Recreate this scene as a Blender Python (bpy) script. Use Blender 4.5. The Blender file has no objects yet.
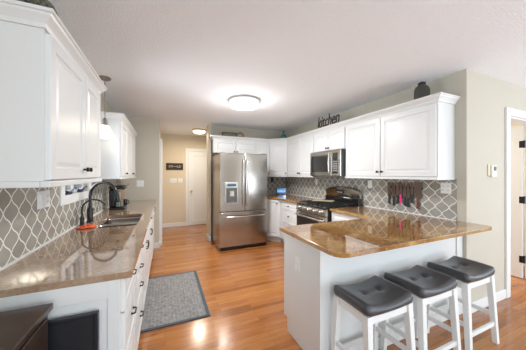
import bpy, bmesh, math, random
from mathutils import Vector, Matrix
random.seed(7)
C = bpy.context.scene.collection
S = bpy.context.scene
PI = math.pi

# ------------------------------------------------------------------ camera, world, light, exposure
cam_d = bpy.data.cameras.new('camera'); cam = bpy.data.objects.new('camera', cam_d); C.objects.link(cam)
cam.location = (0, 0, 1.393)
cam.rotation_euler = (PI/2, 0, -0.4083)
cam_d.sensor_width = 36; cam_d.lens = 226.5/526*36
cam_d.shift_y = (174.15-175)/526
cam_d.clip_start = 0.02
S.camera = cam
S.view_settings.view_transform = 'Standard'
S.view_settings.look = 'None'
S.view_settings.gamma = 1
S.view_settings.exposure = 0.04
w = bpy.data.worlds.new('sky'); S.world = w; w.use_nodes = True
w.node_tree.nodes['Background'].inputs[0].default_value = (.55, .75, 1, 1)
w.node_tree.nodes['Background'].inputs[1].default_value = 1.0

def area(name, loc, rot, sx, sy, power, col):
    l = bpy.data.lights.new(name, 'AREA'); l.shape = 'RECTANGLE'; l.size = sx; l.size_y = sy
    l.energy = power; l.color = col
    o = bpy.data.objects.new(name, l); C.objects.link(o); o.location = loc; o.rotation_euler = rot
    return o
# daylight through the glazed doors behind the camera and the dining windows, plus two added fills
area('patio_daylight', (4.45, -2.74, 1.2), (math.radians(100), 0, 0), 1.4, 2.1, 70, (.80, .91, 1))
area('rear_window_daylight', (.55, -2.74, 1.3), (math.radians(104), 0, 0), 1.6, 1.7, 28, (.78, .90, 1))
area('ceiling_fill', (2.2, -2.62, .10), (math.radians(150), 0, 0), 4.6, .5, 115, (.78, .90, 1))  # added fill inside the rear wall, brightens the ceiling
area('dining_daylight', (5.62, -.9, 1.35), (math.radians(100), 0, PI/2), 2.4, 1.6, 50, (.84, .92, 1))
area('side_fill', (-.90, -1.1, 1.45), (math.radians(90), 0, -PI/2), 1.3, 1.3, 30, (.74, .88, 1))  # added fill for the peninsula end and right-hand doors, no known window
area('window_daylight', (-.80, 2.655, 1.62), (0, -PI/2, 0), .72, .56, 9.5, (.86, .93, 1)).data.spread = math.radians(100)

# ------------------------------------------------------------------ materials
MATS = {}
def newmat(name):
    m = bpy.data.materials.new(name); m.use_nodes = True
    return m, m.node_tree.nodes, m.node_tree.links, m.node_tree.nodes['Principled BSDF']
def mat(name, col, rough=.5, metal=0., bump=0., bscale=60., vary=0., coat=0., emit=0., ecol=None, aniso=None):
    if name in MATS: return MATS[name]
    m, n, l, b = newmat(name)
    b.inputs['Base Color'].default_value = (*col, 1); b.inputs['Roughness'].default_value = rough
    b.inputs['Metallic'].default_value = metal
    if coat: b.inputs['Coat Weight'].default_value = coat; b.inputs['Coat Roughness'].default_value = .08
    tc = n.new('ShaderNodeTexCoord'); nz = n.new('ShaderNodeTexNoise'); nz.inputs['Scale'].default_value = bscale
    nz.inputs['Detail'].default_value = 3
    if aniso:
        mp = n.new('ShaderNodeMapping'); mp.inputs['Scale'].default_value = aniso
        l.new(tc.outputs['Object'], mp.inputs[0]); l.new(mp.outputs[0], nz.inputs['Vector'])
    else: l.new(tc.outputs['Object'], nz.inputs['Vector'])
    if bump:
        bp = n.new('ShaderNodeBump'); bp.inputs['Strength'].default_value = bump; bp.inputs['Distance'].default_value = .004
        l.new(nz.outputs['Fac'], bp.inputs['Height']); l.new(bp.outputs[0], b.inputs['Normal'])
    mx = n.new('ShaderNodeMix'); mx.data_type = 'RGBA'
    mx.inputs['A'].default_value = (*[c*(1-vary) for c in col], 1); mx.inputs['B'].default_value = (*[min(1, c*(1+vary)) for c in col], 1)
    l.new(nz.outputs['Fac'], mx.inputs['Factor']); l.new(mx.outputs['Result'], b.inputs['Base Color'])
    if emit:
        b.inputs['Emission Color'].default_value = (*(ecol or col), 1); b.inputs['Emission Strength'].default_value = emit
    MATS[name] = m
    return m

def math_node(n, l, op, a, b=None, c=None):
    x = n.new('ShaderNodeMath'); x.operation = op
    for i, v in enumerate((a, b, c)):
        if v is None: continue
        if isinstance(v, (int, float)): x.inputs[i].default_value = v
        else: l.new(v, x.inputs[i])
    return x.outputs[0]

def tile_mat(name, axis, off=0., zoff=.894, W=.134, H=.147):
    m, n, l, b = newmat(name)
    tc = n.new('ShaderNodeTexCoord'); sp = n.new('ShaderNodeSeparateXYZ'); l.new(tc.outputs['Object'], sp.inputs[0])
    M = lambda op, a, b_=None, c=None: math_node(n, l, op, a, b_, c)
    u = M('DIVIDE', M('ADD', sp.outputs[axis], off), W); v = M('DIVIDE', M('SUBTRACT', sp.outputs[2], zoff), H)
    p = M('ADD', u, v); q = M('SUBTRACT', u, v)
    tp = 2*PI
    p2 = M('ADD', p, M('MULTIPLY', M('SINE', M('MULTIPLY', q, tp)), .042))
    q2 = M('ADD', q, M('MULTIPLY', M('SINE', M('MULTIPLY', p, tp)), .042))
    def dist(x):
        return M('ABSOLUTE', M('SUBTRACT', M('FRACT', M('ADD', x, .5)), .5))
    d = M('MINIMUM', dist(p2), dist(q2))
    mr = n.new('ShaderNodeMapRange'); l.new(d, mr.inputs[0]); mr.inputs[1].default_value = .030; mr.inputs[2].default_value = .048
    # each tile its own shade
    wn = n.new('ShaderNodeTexWhiteNoise'); wn.noise_dimensions = '2D'
    cv = n.new('ShaderNodeCombineXYZ'); l.new(M('FLOOR', p2), cv.inputs[0]); l.new(M('FLOOR', q2), cv.inputs[1]); l.new(cv.outputs[0], wn.inputs['Vector'])
    nz = n.new('ShaderNodeTexNoise'); nz.inputs['Scale'].default_value = 14; l.new(tc.outputs['Object'], nz.inputs['Vector'])
    f = M('ADD', M('MULTIPLY', wn.outputs['Value'], .5), M('MULTIPLY', nz.outputs['Fac'], .5))
    mx = n.new('ShaderNodeMix'); mx.data_type = 'RGBA'
    mx.inputs['A'].default_value = (.21, .195, .165, 1); mx.inputs['B'].default_value = (.43, .41, .355, 1); l.new(f, mx.inputs['Factor'])
    m2 = n.new('ShaderNodeMix'); m2.data_type = 'RGBA'; m2.inputs['A'].default_value = (.78, .77, .73, 1)
    l.new(mx.outputs['Result'], m2.inputs['B']); l.new(mr.outputs[0], m2.inputs['Factor']); l.new(m2.outputs['Result'], b.inputs['Base Color'])
    rr = n.new('ShaderNodeMapRange'); l.new(mr.outputs[0], rr.inputs[0]); rr.inputs[3].default_value = .7; rr.inputs[4].default_value = .16
    l.new(rr.outputs[0], b.inputs['Roughness'])
    bp = n.new('ShaderNodeBump'); bp.inputs['Strength'].default_value = .35; bp.inputs['Distance'].default_value = .003
    l.new(mr.outputs[0], bp.inputs['Height']); l.new(bp.outputs[0], b.inputs['Normal'])
    return m

def granite(name, c1, c2, c3, dark, rough=.09, ior=1.65):
    m, n, l, b = newmat(name)
    tc = n.new('ShaderNodeTexCoord')
    def nz(scale, det=4, dist=0.):
        x = n.new('ShaderNodeTexNoise'); x.inputs['Scale'].default_value = scale; x.inputs['Detail'].default_value = det
        x.inputs['Distortion'].default_value = dist; l.new(tc.outputs['Object'], x.inputs['Vector']); return x
    def ramp(src, stops):
        r = n.new('ShaderNodeValToRGB'); l.new(src, r.inputs[0]); e = r.color_ramp.elements
        while len(e) < len(stops): e.new(.5)
        for i, (p, c) in enumerate(stops): e[i].position = p; e[i].color = (*c, 1) if len(c) == 3 else c
        return r
    a = ramp(nz(2.2, 5, 1.2).outputs['Fac'], [(.35, c1), (.52, c2), (.68, c3)])
    v = ramp(nz(75, 4).outputs['Fac'], [(.40, (1, 1, 1)), (.58, (0, 0, 0))])
    mx = n.new('ShaderNodeMix'); mx.data_type = 'RGBA'; l.new(a.outputs[0], mx.inputs['A']); mx.inputs['B'].default_value = (*dark, 1)
    l.new(math_node(n, l, 'MULTIPLY', v.outputs[0], .32), mx.inputs['Factor'])
    v2 = ramp(nz(38, 5).outputs['Fac'], [(.56, (0, 0, 0)), (.66, (1, 1, 1))])
    m2 = n.new('ShaderNodeMix'); m2.data_type = 'RGBA'; l.new(mx.outputs['Result'], m2.inputs['A']); m2.inputs['B'].default_value = (*c3, 1)
    l.new(math_node(n, l, 'MULTIPLY', v2.outputs[0], .5), m2.inputs['Factor'])
    l.new(m2.outputs['Result'], b.inputs['Base Color']); b.inputs['Roughness'].default_value = rough
    b.inputs['Coat Weight'].default_value = .6; b.inputs['Coat Roughness'].default_value = .02; b.inputs['IOR'].default_value = ior; b.inputs['Coat IOR'].default_value = ior
    return m

def floor_mat():
    m, n, l, b = newmat('oak_strip_floor')
    tc = n.new('ShaderNodeTexCoord')
    br = n.new('ShaderNodeTexBrick'); l.new(tc.outputs['Object'], br.inputs['Vector'])
    br.inputs['Scale'].default_value = 1; br.inputs['Brick Width'].default_value = .83; br.inputs['Row Height'].default_value = .057
    br.inputs['Mortar Size'].default_value = .0012; br.inputs['Mortar Smooth'].default_value = .3; br.inputs['Bias'].default_value = 0
    br.offset = .37; br.squash = 1.0
    br.inputs['Color1'].default_value = (0, 0, 0, 1); br.inputs['Color2'].default_value = (1, 1, 1, 1); br.inputs['Mortar'].default_value = (.5, .5, .5, 1)
    mp = n.new('ShaderNodeMapping'); mp.inputs['Scale'].default_value = (1.6, 22, 1); l.new(tc.outputs['Object'], mp.inputs[0])
    nz = n.new('ShaderNodeTexNoise'); nz.inputs['Scale'].default_value = 3.2; nz.inputs['Detail'].default_value = 6; nz.inputs['Distortion'].default_value = .6
    l.new(mp.outputs[0], nz.inputs['Vector'])
    # second random per strip
    sp = n.new('ShaderNodeSeparateXYZ'); l.new(tc.outputs['Object'], sp.inputs[0])
    wn = n.new('ShaderNodeTexWhiteNoise'); wn.noise_dimensions = '1D'; l.new(math_node(n, l, 'FLOOR', math_node(n, l, 'DIVIDE', sp.outputs[1], .057)), wn.inputs['W'])
    f = math_node(n, l, 'ADD', math_node(n, l, 'MULTIPLY', br.outputs['Color'], .32), math_node(n, l, 'MULTIPLY', nz.outputs['Fac'], .55))
    f = math_node(n, l, 'ADD', f, math_node(n, l, 'MULTIPLY', wn.outputs['Value'], .2))
    r = n.new('ShaderNodeValToRGB'); l.new(f, r.inputs[0]); e = r.color_ramp.elements
    e[0].position = .15; e[0].color = (.13, .036, .009, 1); e[1].position = .85; e[1].color = (.52, .22, .060, 1)
    x = e.new(.5); x.color = (.38, .135, .033, 1)
    mx = n.new('ShaderNodeMix'); mx.data_type = 'RGBA'; l.new(r.outputs[0], mx.inputs['A']); mx.inputs['B'].default_value = (.12, .045, .015, 1)
    l.new(math_node(n, l, 'MULTIPLY', br.outputs['Fac'], .75), mx.inputs['Factor'])
    l.new(mx.outputs['Result'], b.inputs['Base Color']); b.inputs['Roughness'].default_value = .2
    b.inputs['Coat Weight'].default_value = .3; b.inputs['Coat Roughness'].default_value = .12
    bp = n.new('ShaderNodeBump'); bp.inputs['Strength'].default_value = .08; bp.inputs['Distance'].default_value = .002
    l.new(nz.outputs['Fac'], bp.inputs['Height']); l.new(bp.outputs[0], b.inputs['Normal'])
    return m

def ceiling_mat():
    m, n, l, b = newmat('textured_ceiling_paint')
    b.inputs['Base Color'].default_value = (.92, .93, .95, 1); b.inputs['Roughness'].default_value = .9
    tc = n.new('ShaderNodeTexCoord'); nz = n.new('ShaderNodeTexNoise'); nz.inputs['Scale'].default_value = 75; nz.inputs['Detail'].default_value = 4
    l.new(tc.outputs['Object'], nz.inputs['Vector'])
    r = n.new('ShaderNodeMapRange'); r.inputs[1].default_value = .45; r.inputs[2].default_value = .62; l.new(nz.outputs['Fac'], r.inputs[0])
    bp = n.new('ShaderNodeBump'); bp.inputs['Strength'].default_value = .5; bp.inputs['Distance'].default_value = .008
    l.new(r.outputs[0], bp.inputs['Height']); l.new(bp.outputs[0], b.inputs['Normal'])
    return m

def rug_mat():
    m, n, l, b = newmat('woven_grey_rug')
    tc = n.new('ShaderNodeTexCoord'); sp = n.new('ShaderNodeSeparateXYZ'); l.new(tc.outputs['Object'], sp.inputs[0])
    M = lambda op, a, b_=None: math_node(n, l, op, a, b_)
    nz = n.new('ShaderNodeTexNoise'); nz.inputs['Scale'].default_value = 30; nz.inputs['Detail'].default_value = 5; l.new(tc.outputs['Object'], nz.inputs['Vector'])
    vo = n.new('ShaderNodeTexVoronoi'); vo.inputs['Scale'].default_value = 22; vo.feature = 'DISTANCE_TO_EDGE'; l.new(tc.outputs['Object'], vo.inputs['Vector'])
    lines = M('MULTIPLY', M('SINE', M('MULTIPLY', M('ADD', sp.outputs[0], sp.outputs[1]), 95)), M('SINE', M('MULTIPLY', M('SUBTRACT', sp.outputs[0], sp.outputs[1]), 95)))
    f = M('ADD', M('MULTIPLY', nz.outputs['Fac'], .8), M('MULTIPLY', M('MINIMUM', M('MULTIPLY', vo.outputs['Distance'], 14), 1), .2))
    f = M('ADD', f, M('MULTIPLY', lines, .10))
    r = n.new('ShaderNodeValToRGB'); l.new(f, r.inputs[0]); e = r.color_ramp.elements
    e[0].position = .30; e[0].color = (.14, .135, .135, 1); e[1].position = .85; e[1].color = (.36, .345, .33, 1)
    l.new(r.outputs[0], b.inputs['Base Color']); b.inputs['Roughness'].default_value = .95
    return m

WHITE = mat('white_cabinet_paint', (.745, .75, .735), .32, vary=.01)
TRIM = mat('white_trim_paint', (.77, .77, .755), .4, vary=.01)
WALL = mat('greige_wall_paint', (.54, .50, .415), .8, bump=.08, bscale=220, vary=.02)
HALL = mat('warm_beige_wall_paint', (.70, .60, .45), .8, bump=.08, bscale=220, vary=.02)
FLOOR = floor_mat(); CEIL = ceiling_mat()
GRAN = granite('gold_brown_granite', (.24, .10, .024), (.39, .19, .05), (.56, .35, .13), (.12, .05, .015), .04, 1.5)
GRAN2 = granite('granite_reflection_tone', (.29, .175, .11), (.38, .25, .16), (.46, .34, .23), (.17, .11, .07), .035)  # reflected room tone put into the granite colour, hence the taupe
BLACK = mat('black_metal', (.010, .010, .011), .22, 0, vary=.1)
BRONZE = mat('dark_bronze_knob', (.03, .024, .02), .35, .8, vary=.1)
STEEL = mat('brushed_stainless', (.46, .425, .385), .20, 1., vary=.05, bscale=8, aniso=(1, 1, 60))
STEELH = mat('stainless_handle', (.66, .64, .61), .22, 1.)
SIDE = mat('grey_fridge_side', (.42, .36, .32), .25, 1.)
PLAST = mat('white_plastic', (.82, .82, .80), .4)
CREAM = mat('cream_plastic', (.74, .66, .45), .5)
GLASSB = mat('black_glass', (.012, .012, .013), .06, 0, coat=1)
IRON = mat('cast_iron', (.02, .02, .02), .55, .2, bump=.3, bscale=120)
LEATH = mat('charcoal_leather', (.055, .055, .058), .33, 0, bump=.12, bscale=160, vary=.15)
STOOLW = mat('white_stool_paint', (.80, .80, .78), .35)
BRASS = mat('brass', (.70, .46, .16), .3, 1)
DKWOOD = mat('dark_stained_wood', (.040, .021, .012), .28, 0, vary=.5, bscale=3, aniso=(1, 12, 8), coat=.15)

# ------------------------------------------------------------------ mesh helpers
class MB:
    def __init__(s): s.b = bmesh.new()
    def box(s, x0, x1, y0, y1, z0, z1, taper=None):
        v = [s.b.verts.new((x, y, z)) for z in (z0, z1) for x, y in ((x0, y0), (x1, y0), (x1, y1), (x0, y1))]
        for f in ((3, 2, 1, 0), (4, 5, 6, 7), (0, 1, 5, 4), (1, 2, 6, 5), (2, 3, 7, 6), (3, 0, 4, 7)): s.b.faces.new([v[i] for i in f])
        return s
    def bar(s, p0, p1, w, d, up=(0, 0, 1)):            # rectangular bar between two points
        p0, p1 = Vector(p0), Vector(p1); t = (p1-p0).normalized(); a = t.cross(Vector(up))
        if a.length < 1e-3: a = Vector((1, 0, 0))
        a.normalize(); c = a.cross(t).normalized()
        r = [[s.b.verts.new(p+a*sx*w/2+c*sy*d/2) for sx, sy in ((-1, -1), (1, -1), (1, 1), (-1, 1))] for p in (p0, p1)]
        for i in range(4): s.b.faces.new((r[0][i], r[0][(i+1) % 4], r[1][(i+1) % 4], r[1][i]))
        s.b.faces.new(r[0][::-1]); s.b.faces.new(r[1]); return s
    def leg(s, x0, y0, z0, x1, y1, z1, w0, w1):        # vertical-ish square leg, horizontal cuts
        r = [[s.b.verts.new((x+sx*w_/2, y+sy*w_/2, z)) for sx, sy in ((-1, -1), (1, -1), (1, 1), (-1, 1))] for x, y, z, w_ in ((x0, y0, z0, w0), (x1, y1, z1, w1))]
        for i in range(4): s.b.faces.new((r[0][i], r[0][(i+1) % 4], r[1][(i+1) % 4], r[1][i]))
        s.b.faces.new(r[0][::-1]); s.b.faces.new(r[1]); return s
    def tube(s, pts, r, seg=10, closed=False):
        pts = [Vector(p) for p in pts]; rs = r if isinstance(r, (list, tuple)) else [r]*len(pts); rings = []
        prev = None
        for i, p in enumerate(pts):
            t = (pts[min(i+1, len(pts)-1)]-pts[max(i-1, 0)]).normalized()
            if prev is None:
                a = t.cross(Vector((0, 0, 1)))
                if a.length < 1e-3: a = t.cross(Vector((1, 0, 0)))
            else: a = prev-t*prev.dot(t)
            a.normalize(); prev = a; c = t.cross(a)
            rings.append([s.b.verts.new(p+(a*math.cos(k*2*PI/seg)+c*math.sin(k*2*PI/seg))*rs[i]) for k in range(seg)])
        for A, B in zip(rings, rings[1:]):
            for k in range(seg): s.b.faces.new((A[k], A[(k+1) % seg], B[(k+1) % seg], B[k]))
        s.b.faces.new(rings[0][::-1]); s.b.faces.new(rings[-1]); return s
    def lathe(s, prof, c=(0, 0, 0), seg=28, axis='z', f=None):
        rings = []
        for r, h in prof:
            ring = []
            for k in range(seg):
                a = k*2*PI/seg; rr = r*(f(a, h) if f else 1)
                p = {'z': (rr*math.cos(a), rr*math.sin(a), h), 'y': (rr*math.cos(a), h, rr*math.sin(a)), 'x': (h, rr*math.cos(a), rr*math.sin(a))}[axis]
                ring.append(s.b.verts.new((c[0]+p[0], c[1]+p[1], c[2]+p[2])))
            rings.append(ring)
        for A, B in zip(rings, rings[1:]):
            for k in range(seg): s.b.faces.new((A[k], A[(k+1) % seg], B[(k+1) % seg], B[k]))
        s.b.faces.new(rings[0][::-1]); s.b.faces.new(rings[-1]); return s
    def prism(s, poly, z0, z1, axis='z'):
        def P(u, v, h): return {'z': (u, v, h), 'y': (u, h, v), 'x': (h, u, v)}[axis]
        A = [s.b.verts.new(P(u, v, z0)) for u, v in poly]; B = [s.b.verts.new(P(u, v, z1)) for u, v in poly]
        k = len(poly)
        for i in range(k): s.b.faces.new((A[i], A[(i+1) % k], B[(i+1) % k], B[i]))
        s.b.faces.new(A[::-1]); s.b.faces.new(B); return s
    def sweep(s, prof, path):                           # prof: (out, z) closed; path: list of (x, y, nx, ny) with mitred outward normals
        rings = [[s.b.verts.new((x+nx*o, y+ny*o, z)) for o, z in prof] for x, y, nx, ny in path]; k = len(prof)
        for A, B in zip(rings, rings[1:]):
            for i in range(k): s.b.faces.new((A[i], A[(i+1) % k], B[(i+1) % k], B[i]))
        s.b.faces.new(rings[0][::-1]); s.b.faces.new(rings[-1]); return s
    def panel(s, x0, x1, z0, z1, y0=0., th=.019, rail=.055, raised=True):   # framed door or drawer front, outward = -y, back at y0
        yf = y0-th
        rects = [(0, y0), (0, yf+.003), (.003, yf), (rail, yf), (rail+.007, yf+.007)]
        if raised: rects += [(rail+.016, yf+.007), (rail+.034, yf+.0015)]
        rings = []
        for i, y in rects:
            rings.append([s.b.verts.new((x, y, z)) for x, z in ((x0+i, z0+i), (x1-i, z0+i), (x1-i, z1-i), (x0+i, z1-i))])
        for A, B in zip(rings, rings[1:]):
            for k in range(4): s.b.faces.new((A[k], A[(k+1) % 4], B[(k+1) % 4], B[k]))
        s.b.faces.new(rings[0][::-1]); s.b.faces.new(rings[-1]); return s
    def build(s, name, m, parent=None, bevel=0., smooth=False, seg=2, loc=None, subsurf=0):
        bmesh.ops.recalc_face_normals(s.b, faces=s.b.faces)
        me = bpy.data.meshes.new(name); s.b.to_mesh(me); s.b.free(); me.materials.append(m)
        o = bpy.data.objects.new(name, me); C.objects.link(o)
        if parent: o.parent = parent
        if loc: o.location = loc
        if smooth:
            for p in me.polygons: p.use_smooth = True
            me.update()
            if smooth != 'full':
                md = o.modifiers.new('ws', 'WEIGHTED_NORMAL') if bevel else None
                try: me.set_sharp_from_angle(angle=math.radians(40))
                except Exception: pass
        if bevel:
            md = o.modifiers.new('bevel', 'BEVEL'); md.width = bevel; md.segments = seg; md.limit_method = 'ANGLE'; md.angle_limit = math.radians(40)
        if subsurf:
            md = o.modifiers.new('sub', 'SUBSURF'); md.levels = subsurf; md.render_levels = subsurf
        return o

def tag(o, label, cat, group=None, kind=None):
    o['label'] = label; o['category'] = cat
    if group: o['group'] = group
    if kind: o['kind'] = kind
    return o
def thing(name, label, cat, loc=(0, 0, 0), rz=0., group=None):
    o = bpy.data.objects.new(name, None); C.objects.link(o); o.location = loc; o.rotation_euler = (0, 0, rz); o.empty_display_size = .05
    return tag(o, label, cat, group)
def structure(o, label=None):
    o['kind'] = 'structure'
    if label: o['label'] = label
    return o
def copy_tree(o, parent=None):
    c = o.copy(); C.objects.link(c)
    if parent: c.parent = parent
    for ch in [x for x in bpy.data.objects if x.parent == o]: copy_tree(ch, c)
    return c

XL, XR, YB = -.766, 2.75, 4.94         # left wall, right wall, kitchen back wall
CZ = 2.44
# ------------------------------------------------------------------ the room
structure(MB().box(-1.2, 6.2, -3.0, 7.2, -.1, 0).build('floor', FLOOR))
structure(MB().box(-1.2, 6.2, -3.0, 7.2, CZ, CZ+.1).build('ceiling', CEIL))
WY0, WY1, WZ0, WZ1 = 2.335, 2.975, 1.215, 2.02
structure(MB().box(XL-.15, XL, -2.8, -1.78, 0, CZ).box(XL-.15, XL, -.42, WY0, 0, CZ).box(XL-.15, XL, -1.78, -.42, 0, .78).box(XL-.15, XL, -1.78, -.42, 2.12, CZ).box(XL-.15, XL, WY1, 4.72, 0, CZ).box(XL-.15, XL, WY0, WY1, 0, WZ0).box(XL-.15, XL, WY0, WY1, WZ1, CZ).build('wall_left', WALL))  # opening behind the camera is added to admit the side fill
structure(MB().box(XL-.15, -.10, 4.72, 4.84, 0, CZ).build('wall_left_end', WALL))
structure(MB().box(-.22, -.10, 4.84, 6.6, 0, CZ).build('wall_hall_left', HALL))
structure(MB().box(-.10, 2.2, 6.45, 6.57, 0, CZ).build('wall_hall_back', HALL))
structure(MB().box(.845, .885, 4.78, YB, 0, CZ).box(.845, 2.87, YB, YB+.12, 0, CZ).build('wall_back', WALL))
structure(MB().box(.838, .844, 4.79, YB+.12, .11, CZ-.001).build('wall_back_return', HALL))
structure(MB().box(XR, XR+.12, 1.262, YB, 0, CZ).build('wall_right', WALL))
DX0, DX1, DZ = 3.60, 4.40, 2.06
structure(MB().box(XR+.12, DX0, 1.262, 1.38, 0, CZ).box(DX1, 5.7, 1.262, 1.38, 0, CZ).box(DX0, DX1, 1.262, 1.38, DZ, CZ).build('wall_right_front', WALL))
structure(MB().box(5.0, 5.1, 1.38, 4.2, 0, CZ).box(XR+.12, 5.1, 4.2, 4.3, 0, CZ).build('wall_side_room', mat('cream_wall_paint', (.78, .74, .66), .8)))
# dining side behind the camera: glazed opening in the rear wall, window in the far right wall
structure(MB().box(XL-.15, -.28, -2.8, -2.68, 0, CZ).box(1.38, 3.75, -2.8, -2.68, 0, CZ).box(5.2, 5.7, -2.8, -2.68, 0, CZ).box(3.75, 5.2, -2.8, -2.68, 2.28, CZ).box(-.28, 1.38, -2.8, -2.68, 2.2, CZ).box(-.28, 1.38, -2.8, -2.68, 0, .4).build('wall_rear', WALL))
structure(MB().box(5.58, 5.7, -2.68, -2.1, 0, CZ).box(5.58, 5.7, .3, 1.262, 0, CZ).box(5.58, 5.7, -2.1, .3, 0, .55).box(5.58, 5.7, -2.1, .3, 2.15, CZ).build('wall_dining', WALL))
f = MB()
for x in (3.75, 4.45, 5.14): f.box(x, x+.06, -2.72, -2.69, 0, 2.28)
f.box(3.75, 5.2, -2.72, -2.69, 0, .08).box(3.75, 5.2, -2.72, -2.69, 2.22, 2.28)
for x in (-.28, .52, 1.32): f.box(x, x+.06, -2.72, -2.69, .4, 2.2)
f.box(-.28, 1.38, -2.72, -2.69, .4, .46).box(-.28, 1.38, -2.72, -2.69, 2.14, 2.2)
structure(f.build('window_2', TRIM))
f = MB()
for y in (-2.1, -.93, .24): f.box(5.56, 5.6, y, y+.06, .55, 2.15)
f.box(5.56, 5.6, -2.1, .3, .55, .61).box(5.56, 5.6, -2.1, .3, 2.09, 2.15)
structure(f.build('window_3', TRIM))
f = MB()
for y in (-1.78, -1.13, -.48): f.box(XL-.04, XL, y, y+.06, .78, 2.12)
f.box(XL-.04, XL, -1.78, -.42, .78, .84).box(XL-.04, XL, -1.78, -.42, 2.06, 2.12)
structure(f.build('added_side_window', TRIM))  # made-up frame for the opening added with the side fill

# window over the sink
win = MB()
cx = XL
win.box(cx, cx+.02, WY0-.075, WY0, WZ0-.075, WZ1+.075).box(cx, cx+.02, WY1, WY1+.075, WZ0-.075, WZ1+.075)
win.box(cx, cx+.02, WY0, WY1, WZ1, WZ1+.075).box(cx, cx+.02, WY0, WY1, WZ0-.075, WZ0)
for a, b in ((WY0, WY0+.035), (WY1-.035, WY1), ((WY0+WY1)/2-.03, (WY0+WY1)/2+.03)): win.box(cx-.09, cx-.03, a, b, WZ0, WZ1)
win.box(cx-.09, cx-.03, WY0, WY1, WZ0, WZ0+.035).box(cx-.09, cx-.03, WY0, WY1, WZ1-.035, WZ1)
wo = structure(win.build('window_1', TRIM, bevel=.003))
gm, n_, l_, b_ = newmat('window_glass'); b_.inputs['Transmission Weight'].default_value = 1; b_.inputs['Roughness'].default_value = 0; b_.inputs['IOR'].default_value = 1.1
for a, b in ((WY0+.035, (WY0+WY1)/2-.03), ((WY0+WY1)/2+.03, WY1-.035)):
    MB().box(cx-.063, cx-.058, a, b, WZ0+.035, WZ1-.035).build('pane', gm, wo)
CRK = mat('dark_blue_grey_metal', (.03, .05, .09), .25, .6)
for y in (2.50, 2.80):     # casement cranks on the sill rail
    k = MB().lathe([(.026, 0), (.024, .012), (.012, .02)], (cx-.012, y, WZ0+.004), 14)
    k.tube([(cx-.012, y, WZ0+.02), (cx+.0, y+.03, WZ0+.022), (cx+.012, y+.06, WZ0+.045), (cx+.018, y+.085, WZ0+.05)], [.008, .008, .007, .009], 8)
    k.tube([(cx-.012, y, WZ0+.016), (cx-.012, y-.03, WZ0+.026), (cx-.012, y-.055, WZ0+.034)], [.010, .008, .005], 8)
    k.build('crank_handle', CRK, wo, smooth=True)

# baseboards, casings
structure(MB().box(XR+.0, DX0-.085, 1.248, 1.262, 0, .105).build('baseboard_right', TRIM, bevel=.004))
structure(MB().box(-.10, .505, 6.436, 6.45, 0, .10).build('baseboard_hall', TRIM, bevel=.004))
structure(MB().box(-.19, -.085, 4.706, 4.72, 0, .10).box(-.10, -.086, 4.706, 4.85, 0, .1).build('baseboard_left', TRIM, bevel=.003))
structure(MB().box(.830, .845, 4.77, 5.05, 0, .10).box(.830, .885, 4.766, 4.78, 0, .10).build('baseboard_back', TRIM, bevel=.003))
c = MB().box(DX0-.085, DX0, 1.242, 1.262, 0, DZ+.085).box(DX1, DX1+.085, 1.242, 1.262, 0, DZ+.085).box(DX0, DX1, 1.242, 1.262, DZ, DZ+.085)
c.box(DX0, DX0+.018, 1.262, 1.38, 0, DZ).box(DX1-.018, DX1, 1.262, 1.38, 0, DZ).box(DX0+.018, DX1-.018, 1.262, 1.38, DZ-.018, DZ)
structure(c.build('trim_1', TRIM, bevel=.004))
c = MB().box(-.10, -.055, 4.87, 4.96, 0, 2.09).box(-.10, -.055, 5.72, 5.80, 0, 2.09).box(-.10, -.055, 4.96, 5.72, 2.02, 2.09)
structure(c.build('trim_2', TRIM, bevel=.003))
c = MB().box(.505, .575, 6.43, 6.45, 0, 2.09).box(1.335, 1.405, 6.43, 6.45, 0, 2.09).box(.575, 1.335, 6.43, 6.45, 2.02, 2.09)
structure(c.build('trim_3', TRIM, bevel=.003))
d = structure(MB().panel(.58, 1.33, .01, 2.015, 6.449, .016, .12, False).build('door_1', mat('door_paint', (.80, .79, .76), .4)))
MB().lathe([(.03, 0), (.03, -.008), (.012, -.012), (.011, -.035), (.026, -.042), (.03, -.058), (.018, -.07)], (.655, 6.433, .93), 20, 'y').build('door_knob', BRASS, d, smooth=True)
# open panel door swung into the side room, hinged on the right jamb
d = MB().panel(0, .76, 0, 2.03, 0, .02, .12).box(0, .76, 0, .018, 0, 2.03).build('door_2', TRIM, loc=(DX1-.03, 1.392, .01))
structure(d); d.rotation_euler = (0, 0, PI/2-.06+0.0)
d.rotation_euler = (0, 0, math.radians(93))
# local -y faces +X after the turn; flip so the panelled side looks into the opening
d.scale = (1, -1, 1)
for z in (.25, 1.04, 1.78):
    MB().box(-.012, .03, -.022, .026, z-.045, z+.045).tube([(-.014, .0, z-.05), (-.014, .0, z+.05)], .009, 10).build('hinge', BLACK, d)

# tiled splashbacks and under-cabinet walls
structure(MB().box(XL, XL+.008, 1.293, WY0-.076, .914, 1.335).box(XL, XL+.008, WY0-.076, WY1+.076, .914, WZ0-.076).box(XL, XL+.008, WY1+.076, 4.70, .914, 1.335).build('trim_4', tile_mat('lantern_tile_left', 1, .02)))
structure(MB().box(XR-.008, XR, 1.345, YB-.008, .914, 1.345).build('trim_5', tile_mat('lantern_tile_right', 1, .0644)))
structure(MB().box(1.84, XR-.009, YB-.008, YB, .914, 1.345).build('trim_6', tile_mat('lantern_tile_back', 0, .03)))
structure(MB().box(XL+.008, XL+.018, 1.293, 4.71, .914, .922).box(XR-.018, XR-.008, 1.345, 2.5, .914, .922).box(XR-.018, XR-.008, 3.34, YB-.02, .914, .922).build('trim_7', TRIM))

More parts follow.
